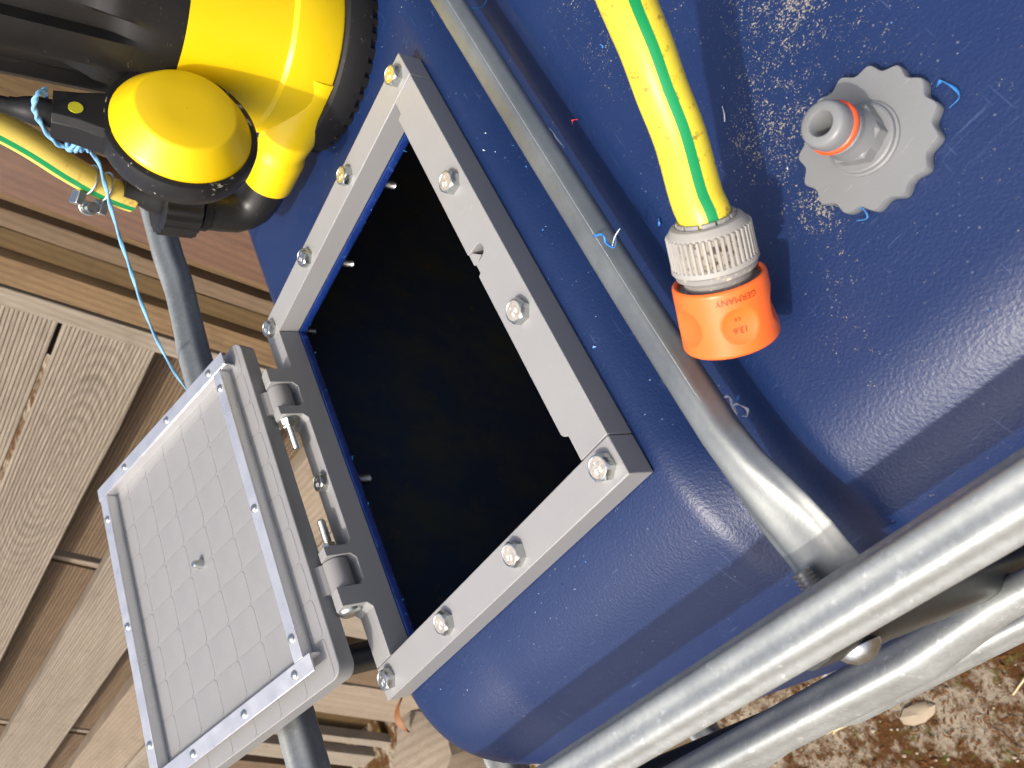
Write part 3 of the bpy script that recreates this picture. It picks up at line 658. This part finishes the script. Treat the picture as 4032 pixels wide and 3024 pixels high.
def garden_hose():
    r = 11.2
    def at(px, py, d):
        c = V(((px-2016)/3298.772*d, (py-1512)/3298.772*d, d)); return CP+V(RW[0])*c.x+V(RW[1])*c.y+V(RW[2])*c.z
    nut = at(2779, 868, 358); end = at(2880, 1332, 380)
    ax = (end-nut); ax.normalize()
    top = at(2466, 0, 335)
    pts = [nut+ax*14, nut-ax*1, at(2740, 768, 357), at(2677, 542, 356), at(2607, 362, 352.5), at(2542, 181, 345.5), top, at(2350, -300, 312), at(2200, -700, 290), V((530, 250, 150)), V((545, 420, 110)), V((560, 640, 40)), V((590, 840, -8)), V((700, 1050, -14)), V((860, 1180, -14))]
    root, path = hose('garden_hose', pts, r, 'bright yellow garden hose with green stripe ending in an orange connector', 2.55, M_hose, pts[0], swid=.20)
    # quick connector
    c = thing('hose_connector', end, 'orange and grey quick hose connector lying against the cross tube', 'connector')
    ref = (-V(RW[2])); ref = (ref-ax*ref.dot(ax)).normalized()
    L = (end-nut).length
    # gripping nut with ribs
    nr = 44; n = nr*8
    def rn(k, t, rr_, h):
        a = (t/(2*math.pi)*nr) % 1
        return rr_+(.0 if a > .40 else .9) if k in (5, 6, 7) else rr_
    MB().lathe([(12.2, .2), (13.6, -.4), (15.4, .1), (17.3, 2.6), (17.6, 3.2), (17.6, 3.6), (17.7, 10), (17.8, 16.8), (18.9, 17.4), (19.1, 19.4), (17.6, 19.8)], nut, ax, n, rf=rn, start=ref).build('grip_nut', M_nut, c, sharp=30)
    MB().lathe([(17.0, 3.0), (17.65, 3.8), (17.8, 10), (17.95, 16.8), (17.5, 17.2)], nut, ax, 96).build('groove_dirt', M_nutdirt, c, sharp=60)
    tv, tf = text_mesh('PP', 3.2)
    for k in range(11):                               # collet fingers around the hose
        t0 = 2*math.pi*k/11; e1, e2 = frame(ax, ref); vv = []
        for h, ra, rb in ((-2.0, 11.4, 12.8), (1.0, 11.4, 13.2)):
            for j in range(5):
                t = t0+(j/4*.86)*2*math.pi/11
                for q in (ra, rb): vv.append(nut+ax*h+(e1*math.cos(t)+e2*math.sin(t))*q)
        fs = []
        for j in range(4):
            a_ = j*2; fs += [(a_, a_+1, a_+3, a_+2), (10+a_, 10+a_+2, 10+a_+3, 10+a_+1), (a_+1, 10+a_+1, 10+a_+3, a_+3), (a_, a_+2, 10+a_+2, 10+a_)]
        fs += [(0, 10, 11, 1), (8, 9, 19, 18)]
        MB().add(vv, fs).build('collet_finger', M_nutg, c, sharp=30, bevel=.25)
    MB().lathe([(17.4, 19.4), (18.2, 20.4), (17.8, 22.6), (15.8, 24), (15.2, 25), (15.2, 32), (17.0, 34)], nut, ax, 64).build('neck', M_nutg, c, sharp=40)
    # orange sleeve with thumb dimples
    rs = 20.8
    HD = L-13.5; dimples = [(0.05, HD, 8.3), (1.26, HD-.6, 8.6), (-1.22, HD, 8.6), (2.6, HD, 8.6), (-2.6, HD, 8.6)]
    nz, n = 56, 160
    H0, H1 = 26.0, L+.5
    prof = [(rs-2.6, H0+3.4), (rs-2.4, H0+.6), (rs-1.2, H0), (rs-.2, H0+.6)]+[(rs+.9*((k/(nz-1))), H0+1.6+(H1-H0-3.2)*k/(nz-1)) for k in range(nz)]+[(rs+.4, H1-.5), (rs-1, H1), (rs-4, H1)]
    def rd(k, t, r_, h):
        if h < H0+2 or h > H1-1.8 or k < 4: return r_
        d_ = 0
        for (ta, hh, rad) in dimples:
            dt = (t-ta+math.pi) % (2*math.pi)-math.pi
            q = ((dt*r_)/rad)**2+((h-hh)/rad)**2
            if abs(dt) < 1: 
                # flat-bottomed scoop
                ctr = math.cos(min(abs(dt), 1.4)); 
                if q < 1: d_ = max(d_, 2.3*(1-q)**.8)
        return r_-d_
    MB().lathe(prof, nut, ax, n, rf=rd, start=ref, cap0=False).build('sleeve', M_orange, c, sharp=50)
    MB().lathe([(15.0, 28.4), (18.6, 28.9)], nut, ax, 48).build('sleeve_gasket', M_nutg, c)
    e1, e2 = frame(ax, ref)
    def wrap(txt, size, h, t0, rr_):
        vv, ff = text_mesh(txt, size)
        mb = MB()
        out = []
        for p in vv:
            t = t0+p[0]/rr_; rad = rr_
            out.append(nut+ax*(h+p[1])+(e1*math.cos(t)+e2*math.sin(t))*rad)
        return mb.add(out, ff)
    wrap('GERMANY', 4.0, HD-12.4, .02, rs+.42).build('moulded_word', M_etch, c, smooth=False)
    wrap('13,6', 4.0, HD+2.2, .05, rs-.95).build('moulded_number', M_etch, c, smooth=False)
    wrap('. E E', 2.2, HD-3.0, .05, rs-1.05).build('moulded_mark', M_etch, c, smooth=False)
    # letters on the bevel of the nut
    mb = MB()
    for p in tv:
        h = .9+p[1]*.66; rad = 15.2+p[1]*.76+.15; t = .62+p[0]/16
        mb.v.append(tuple(nut+ax*h+(e1*math.cos(t)+e2*math.sin(t))*rad))
    mb.f += tf; mb.build('moulded_letters', M_nutg, c, smooth=False)
garden_hose()

# ------------------------------------------------------------------ cap with nozzle
def cap():
    zb = -26.0; C = V((482.9, 46.0, 0))
    root = thing('hose_adaptor_cap', (482.9, 46, zb), 'grey scalloped cap with a hose nozzle and orange seal on the tank', 'cap')
    n = 15*16
    def rf(k, t, r, h):
        if r < 27: return r
        a = ((t/(2*math.pi)*15) % 1)*2-1
        return r - 2.7*(.5+.5*math.cos(math.pi*a))**.85
    MB().lathe([(30.4, zb+.2), (30.8, zb+1), (30.8, zb+7.0), (30.4, zb+7.5), (26, zb+7.6)], C, (0, 0, 1), n, rf=rf).build('disc', M_cap, root, sharp=40)
    zt = zb+7.6
    MB().lathe([(15.6, zt-.2), (15.6, zt+1.2), (14.6, zt+1.6), (14.4, zt+3.4), (13.6, zt+4)], C, (0, 0, 1), 72).build('flange', M_cap, root, sharp=35)
    MB().lathe([(12.6, zt+3), (12.6, zt+11), (11.6, zt+12.2), (10, zt+12.4)], C, (0, 0, 1), 6, start=(1, .35, 0)).build('hexagon', M_cap, root, bevel=.5)
    MB().lathe([(11.2, zt+3.8), (11, zt+13), (9.6, zt+15.5), (9.4, zt+19), (10.2, zt+19.6), (10.2, zt+21.4), (9.2, zt+21.8), (9.0, zt+24), (9.0, zt+25.6), (9.9, zt+26.2), (10.0, zt+30), (9.2, zt+33.0), (8.2, zt+33.9), (5.4, zt+34.0), (4.8, zt+33.2), (4.6, zt+12), (.2, zt+12)], C, (0, 0, 1), 64, cap1=False).build('nozzle', M_cap, root, sharp=40)
    ring = [C+V((9.3*math.cos(2*math.pi*k/64), 9.3*math.sin(2*math.pi*k/64), zt+24.8)) for k in range(65)]
    MB().sweep(ring, circle(1.65, 12), caps=False).build('seal_ring', M_oringe, root, sharp=80)
cap()

# ------------------------------------------------------------------ string
def string():
    root = thing('twine', FP, 'light blue twine knotted round the float cable and hanging behind the lid', 'twine')
    g = FP+FZ*13; k0 = V((143, 396, 170))
    def tw(path, r=1.9, name='strand'):
        P = spline(path, 8)
        for s in (0, 1):
            pass
        def pr(i):
            a0 = i*.35
            return [((r*(1+.28*math.cos(2*(2*math.pi*j/12-a0))))*math.cos(2*math.pi*j/12), (r*(1+.28*math.cos(2*(2*math.pi*j/12-a0))))*math.sin(2*math.pi*j/12)) for j in range(12)]
        MB().sweep(P, pr).build(name, M_string, root, sharp=80)
    def yp(x, y, Y):
        d = V(RW[0])*((x-2016)/3298.772)+V(RW[1])*((y-1512)/3298.772)+V(RW[2]); return CP+d*((Y-CP.y)/d.y)
    gy = g.y
    tw([yp(181, 352, gy-4), yp(165, 362, gy-9), yp(147, 374, gy-13), yp(133, 410, gy-15), yp(140, 445, gy-15), yp(157, 480, gy-14), yp(198, 540, gy-12), yp(240, 574, gy-10), yp(290, 578, gy-8)], 1.6)
    tw([yp(181, 372, gy+10), yp(185, 440, gy+14), yp(208, 489, gy+6), yp(239, 519, gy-2), yp(273, 552, gy-7), yp(300, 575, gy-8)], 1.5)
    tw([yp(262, 560, gy-8), yp(275, 590, gy-11), yp(300, 560, gy-12), yp(322, 590, gy-11), yp(335, 565, gy-9), yp(300, 592, gy-12), yp(320, 560, gy-12), yp(350, 592, gy-9)], 1.8, 'knot')
    tw([yp(330, 578, gy-9), yp(352, 592, gy-9), yp(390, 645, gy-7), yp(417, 738, gy-4), yp(437, 820, gy), yp(478, 957, gy+5), yp(515, 1065, 402), yp(547, 1167, 405), yp(600, 1300, 408), yp(660, 1420, 410), yp(720, 1513, 412), yp(790, 1590, 414)], 1.35)
string()

# ------------------------------------------------------------------ timber screen behind
def timber():
    th = math.radians(22); nrm = V((0, -math.cos(th), math.sin(th))); uu = V((0, math.sin(th), math.cos(th)))
    P0 = nrm*-900
    root = thing('timber_screen', P0, 'leaning timber screen of grooved deck boards and battens behind the tank', 'timber screen')
    root.matrix_world = Matrix.Translation(P0*U) @ mat3((1, 0, 0), uu, nrm)
    tilt = math.atan(.065)
    def obj(name, me, x, t, d, rz=0):
        o = bpy.data.objects.new(name, me); COL.objects.link(o); o.parent = root
        o.matrix_local = Matrix.Translation(V((x, t, d))*U) @ Matrix.Rotation(rz, 4, 'Z'); return o
    def board_mesh(L, W, T, mat, grooves=0, rough=1.0, seed=0):
        r = np.random.default_rng(seed+5)
        # cross-section in (y,z)
        pts = []
        if grooves:
            p = W/grooves
            for k in range(grooves):
                y = k*p; pts += [(y+.18*p, -.3), (y+.30*p, 0), (y+.72*p, 0), (y+.84*p, -.3), (y+.93*p, -2.2), (y+1.05*p, -2.2)]
            pts = [(0, -1.2)]+pts[:-1]+[(W, -1.2)]
            pts = [(min(max(a, 0), W), b) for a, b in pts]
        else:
            pts = [(0, -1.5), (1.2, 0), (W*.25, 0), (W*.5, 0), (W*.75, 0), (W-1.2, 0), (W, -1.5)]
        pts += [(W, -T), (0, -T)]
        n = len(pts); ns = 14; vv = []
        for s in range(ns+1):
            x = -L*s/ns; w1, w2 = r.normal(0, rough), r.normal(0, rough)
            for (a, b) in pts: vv.append((x, a+(w1 if a < 1 else w2 if a > W-1 else 0), b))
        fs = [(s*n+i, s*n+(i+1) % n, (s+1)*n+(i+1) % n, (s+1)*n+i) for s in range(ns) for i in range(n)]+[tuple(range(n)), tuple(reversed(range(ns*n, (ns+1)*n)))]
        me = bpy.data.meshes.new('board'); me.from_pydata([tuple(V(p)*U) for p in vv], [], fs); me.materials.append(mat); me.update()
        me.polygons.foreach_set('use_smooth', [True]*len(me.polygons)); me.set_sharp_from_angle(angle=math.radians(28))
        return me
    # grooved boards (x start, lower edge t, width)
    for k, (x0, tl, W, mat, g, d) in enumerate([(-677, 358, 172, M_w_light, 23, 0), (-674, 189, 158, M_w_fig, 22, 3), (-690, -98, 171, M_w_light, 22, -4), (-690, -346, 166, M_w_pale, 0, 0), (-700, -520, 166, M_w_light, 0, -6), (-676, 530, 172, M_w_light, 23, 0)]):
        obj('board', board_mesh(3600, W, 58, mat, g, 1.2, k), x0, tl, d, -tilt)
    # lower layer seen in the gaps, in lengths between the joists
    lm = board_mesh(850, 150, 26, M_w_shade, 18, .8, 31); lm2 = board_mesh(1060, 150, 26, M_w_shade, 18, .8, 32)
    for (x0, t, me) in ((-700, 60, lm), (-1612, 118, lm2), (-2730, 190, lm2), (-700, -210, lm), (-1612, -150, lm2), (-2730, -80, lm2)):
        obj('lower_board', me, x0, t, -62, -tilt)
    jm = board_mesh(1500, 34, 40, M_w_pale, 0, .6, 41)
    for x0 in (-1604, -2722): obj('joist', jm, x0+17, 640, -70, math.pi/2)
    # battens standing at the end of the boards
    for k, (x0, x1, d, mat) in enumerate([(-676, -633, 4, M_w_light), (-619, -557, 9, M_w_tan), (-555, -513, -8, M_w_dark), (-500, -464, 4, M_w_shade), (-462, -437, -14, M_w_tan), (-424, -322, 16, M_w_brown), (-315, -245, -16, M_w_dark), (-240, -160, -4, M_w_dark)]):
        me = board_mesh(1500, x1-x0, 44, mat, 0, .9, 60+k)
        obj('batten', me, x0, -500, d, 0).matrix_local = Matrix.Translation(V((x0, 800, d))*U) @ Matrix.Rotation(math.pi/2, 4, 'Z') @ Matrix.Translation(V((0, -(x1-x0), 0))*U)
    obj('backing_board', board_mesh(700, 600, 20, M_w_shade, 90, .5, 90), -150, 0, -70)
    # slats lower down
    sl = [(-1640, -1880, 0, M_w_shade), (-1893, -2120, 2, M_w_pale), (-2150, -2290, -70, M_w_dark), (-2300, -2352, 0, M_w_light), (-2440, -2560, 0, M_w_light), (-2640, -2760, -5, M_w_shade), (-2850, -3000, 0, M_w_light), (-1380, -1600, -4, M_w_light), (-3080, -3300, 0, M_w_shade), (-1120, -1340, 0, M_w_tan), (-900, -1090, -4, M_w_light)]
    for k, (b, a, d, mat) in enumerate(sl):
        me = board_mesh(1150, b-a, 32, mat, 0, 1.6, 120+k)
        obj('slat', me, a, 0, d).matrix_local = Matrix.Translation(V((a, -372, d))*U) @ Matrix.Rotation(math.pi/2, 4, 'Z') @ Matrix.Translation(V((0, -(b-a), 0))*U)
    obj('backing_board', board_mesh(2700, 1100, 20, M_w_dark, 0, .5, 91), -800, -1480, -110)
timber()

# ------------------------------------------------------------------ things lying on the ground behind
def ground_bits():
    r = np.random.default_rng(3)
    # plank
    o = MB().box((-1250, -95, -1279), (-860, 60, -1262)).build('plank', M_w_shade, base=(-1050, -20, -1279), bevel=3); tag(o, 'dark brown plank lying flat on the ground beyond the cage', 'plank')
    # pale log chunk with leaf
    vv = []; n = 14
    for k, (r_, h) in enumerate([(70, 0), (86, 10), (90, 60), (84, 120), (60, 132)]):
        for i in range(n):
            t = 2*math.pi*i/n; q = r_*(1+.12*math.sin(3*t+k)+r.normal(0, .03)); vv.append((-930+q*math.cos(t)*1.3, 130+q*math.sin(t)*.9, -680+h+r.normal(0, 3)))
    fs = [(k*n+i, k*n+(i+1) % n, (k+1)*n+(i+1) % n, (k+1)*n+i) for k in range(4) for i in range(n)]+[tuple(reversed(range(n))), tuple(range(4*n, 5*n))]
    st = thing('tree_stump', (-930, 130, -1280), 'pale sawn stump beside the tank corner', 'stump')
    MB().add(vv, fs).build('stump_top', M_w_pale, st, sharp=40)
    MB().lathe([(92, 0), (84, 300), (80, 606)], (-930, 130, -1280), (0, 0, 1), 24).build('stump_trunk', M_w_shade, st)
    lm = plastic('dry_orange_leaf', (.20, .075, .018), .6, .4, .3)
    mb = MB(); vv = []
    for i in range(9):
        for j in range(5):
            a = i/8; wv = math.sin(a*math.pi)**.8*26*(j/2-1); vv.append((-905+a*20+wv*.5, 170+a*62, -545+18*math.sin(a*3)+abs(j-2)*2.5))
    fs = [(i*5+j, i*5+j+1, (i+1)*5+j+1, (i+1)*5+j) for i in range(8) for j in range(4)]
    o = mb.add(vv, fs).build('dry_leaf', lm, base=(-905, 190, -548)); tag(o, 'curled orange dry leaf resting on the pale stump', 'leaf')
    # pebbles and litter
    sm_ = plastic('pale_stone', (.30, .25, .18), .9, .2, .6, 200, spec=.1)
    o = None
    def pebble(c, s, seed):
        rr_ = np.random.default_rng(seed); vv = []; n, k_ = 9, 6
        for k in range(k_+1):
            ph = math.pi*k/k_
            for i in range(n):
                t = 2*math.pi*i/n; q = 1+rr_.normal(0, .1); vv.append((c[0]+s[0]*math.sin(ph)*math.cos(t)*q, c[1]+s[1]*math.sin(ph)*math.sin(t)*q, c[2]+s[2]*math.cos(ph)*q))
        return vv, [(k*n+i, (k+1)*n+i, (k+1)*n+(i+1) % n, k*n+(i+1) % n) for k in range(k_) for i in range(n)]
    vv, fs = pebble((-395, -178, -1276), (42, 20, 10), 5)
    tag(MB().add(vv, fs).build('stone', sm_, base=(-395, -178, -1281)), 'large flat pale stone on the mossy ground', 'stone')
    mb = MB()
    for k in range(130):
        c = (r.uniform(-900, -40), r.uniform(-330, 40), -1278); s = r.uniform(1.0, 3.6)*np.array([1.3, 1, .7])
        vv, fs = pebble(c, s, 100+k); mb.add(vv, fs)
    o = mb.build('pebbles', sm_); o['kind'] = 'stuff'; tag(o, 'small pale gravel scattered on the mossy ground', 'gravel')
    mb = MB(); lt = plastic('brown_litter', (.11, .05, .018), .9, .5, .4, 200, spec=.1)
    for k in range(1500):
        p = V((r.uniform(-900, -40), r.uniform(-330, 40), -1277+r.uniform(-1, 4))); d = V((r.normal(), r.normal(), r.normal(0, .25))).normalized()*r.uniform(4, 16); s_ = V((-d.y, d.x, 0)).normalized()*r.uniform(.8, 2.4)
        q = p+d*.5+V((0, 0, r.uniform(0, 5)))
        mb.add([p-s_, p+s_, q+s_*.8, q-s_*.8, p+d+s_*.3, p+d-s_*.3], [(0, 1, 2, 3), (3, 2, 4, 5)])
    o = mb.build('leaf_litter', lt); o['kind'] = 'stuff'; tag(o, 'brown leaf litter and moss scraps on the ground', 'litter')
    ms = plastic('dry_straw', (.58, .46, .26), .7, .2, .2)
    for k, (a, b, lab) in enumerate([((-600, -140, -1274), (-455, -150, -1262), 'longest dry straw lying across the pale concrete'), ((-585, -146, -1274), (-510, -134, -1268), 'short dry straw touching the longest straw'), ((-215, -215, -1274), (-150, -190, -1270), 'thin dry stalk near the right picture edge')]):
        a, b = V(a), V(b); mid = (a+b)/2+V((0, 0, 6)); o = MB().sweep(spline([a, mid, b], 6), circle(1.6, 6)).build('straw', ms, base=a); tag(o, lab, 'straw')
ground_bits()

# ------------------------------------------------------------------ plastic shavings on the tank
def shavings():
    r = np.random.default_rng(11)
    def zz(x, y): return ztop(x, y)[0]
    def px(x, y, z):
        d = V(RW[0])*((x-2016)/3298.772)+V(RW[1])*((y-1512)/3298.772)+V(RW[2]); return CP+d*((z-CP.z)/d.z)
    def curl(name, pts, w_, mat, lab, group=None):
        P = spline(pts, 6); mb = MB(); vv = []
        for i, p in enumerate(P):
            a = i*.25; s_ = V((math.cos(a)*.7, math.sin(a)*.7, .7))*w_; vv += [p-s_*.5, p+s_*.5]
        fs = [(2*i, 2*i+1, 2*i+3, 2*i+2) for i in range(len(P)-1)]
        o = mb.add(vv, fs).build(name, mat, base=pts[0], sharp=80)
        so = o.modifiers.new('thick', 'SOLIDIFY'); so.thickness = .3*U
        return tag(o, lab, 'shaving', 'plastic shavings')
    def onpx(lst, z, lift=1.0): return [px(a, b, z)+V((0, 0, lift+.8*math.sin(k*1.7))) for k, (a, b) in enumerate(lst)]
    curl('plastic_shaving', onpx([(2340, 930), (2385, 925), (2390, 955), (2420, 972), (2432, 930)], 7), 1.5, M_shave, 'blue curled shaving lying on the cross tube beside the connector')
    curl('plastic_shaving', onpx([(2415, 970), (2430, 935), (2445, 900)], 7), .7, M_shavew, 'white thread of shaving standing on the cross tube')
    curl('plastic_shaving', onpx([(2160, 500), (2185, 520), (2195, 545), (2215, 570), (2228, 582)], -26), .8, M_shavew, 'thin white curl right of the cross tube halfway up')
    curl('plastic_shaving', onpx([(2845, 1570), (2880, 1560), (2890, 1600), (2905, 1630)], -26), 1.6, M_shavew, 'white ribbon shaving below the orange connector')
    curl('plastic_shaving', onpx([(2890, 1595), (2915, 1590), (2945, 1610), (2945, 1635), (2930, 1640)], -26), 1.6, M_shavew, 'hooked whitish shaving below the orange connector')
    curl('plastic_shaving', onpx([(2890, 1590), (2910, 1575), (2912, 1555)], -26), 1.4, M_shave, 'small blue shaving joined to the hooked one below the connector')
    curl('plastic_shaving', onpx([(1860, 30), (1885, 35), (1905, 25), (1918, 0)], -26), 1.6, M_shave, 'blue shaving beside the cross tube at the top edge')
    curl('plastic_shaving', onpx([(3690, 345), (3715, 322), (3760, 345), (3780, 380), (3745, 430)], -24), 1.6, M_shave, 'blue and white shaving stuck to the scalloped cap edge')
    curl('plastic_shaving', onpx([(3380, 820), (3410, 825), (3420, 860), (3375, 870)], -22), .8, M_shave, 'little blue curl under the lower edge of the scalloped cap')
    curl('plastic_shaving', onpx([(3050, 2250), (3060, 2262)], -20), 1.2, M_shave, 'tiny blue chip near the flattened end of the cross tube')
    curl('plastic_shaving', onpx([(2600, 860), (2605, 875), (2600, 890)], -26), 1.3, M_shave, 'blue curl left of the grey gripping nut')
    curl('plastic_shaving', onpx([(2850, 420), (2860, 445), (2858, 480)], -26), .6, M_shavew, 'fine white hair between the hose and the cap')
    curl('plastic_shaving', onpx([(2020, 1190), (2035, 1210), (2060, 1215), (2060, 1245)], 1), .45, M_shavew, 'long white hair on the hatch frame above the middle bolt')
    curl('plastic_shaving', onpx([(2370, 178), (2380, 180), (2378, 190)], -26), 1.2, M_shave, 'blue crumb near the top between tube and hose')
    curl('red_fibre', onpx([(2258, 490), (2262, 476), (2278, 470)], -26), 1.0, plastic('red_fibre', (.55, .03, .03), .6), 'short red fibre between the cross tube and the yellow hose')
    # fine crumbs
    for nm, mat, cnt, sd_ in (('blue_crumbs', M_shave, 150, 21), ('white_crumbs', M_shavew, 70, 22)):
        q = np.random.default_rng(sd_); mb = MB(); k = 0
        while k < cnt:
            if q.random() < .5:
                x, y = q.uniform(0, 330), (q.normal(-14, 16) if q.random() < .6 else q.uniform(365, 430))
                if y < -60 or (0 < y < 362): continue
            elif q.random() < .65: x, y = q.normal(312, 14), q.uniform(-60, 420)
            else: x, y = q.uniform(372, 560), q.uniform(-60, 250)
            if 0 < x < 300.5 and -.5 < y < 362.5: continue
            if sdf(x, y) < 8: continue
            z = zz(x, y); s_ = q.uniform(.25, .7) if q.random() < .9 else q.uniform(.7, 1.3)
            p = V((x, y, z+s_*.3)); vs_ = [p+V(q.normal(0, 1, 3)).normalized()*s_ for _ in range(4)]
            mb.add(vs_, [(0, 1, 2), (0, 2, 3), (0, 3, 1), (1, 3, 2)]); k += 1
        o = mb.build(nm, mat, smooth=False); o['kind'] = 'stuff'; tag(o, 'fine %s plastic crumbs strewn over the tank top' % nm.split('_')[0], 'crumbs')
shavings()

for o in list(scene.objects):
    if '_b' in o: del o['_b']
scene.render.engine = 'CYCLES'
scene.render.resolution_x = 1024; scene.render.resolution_y = 768
scene.cycles.use_denoising = True
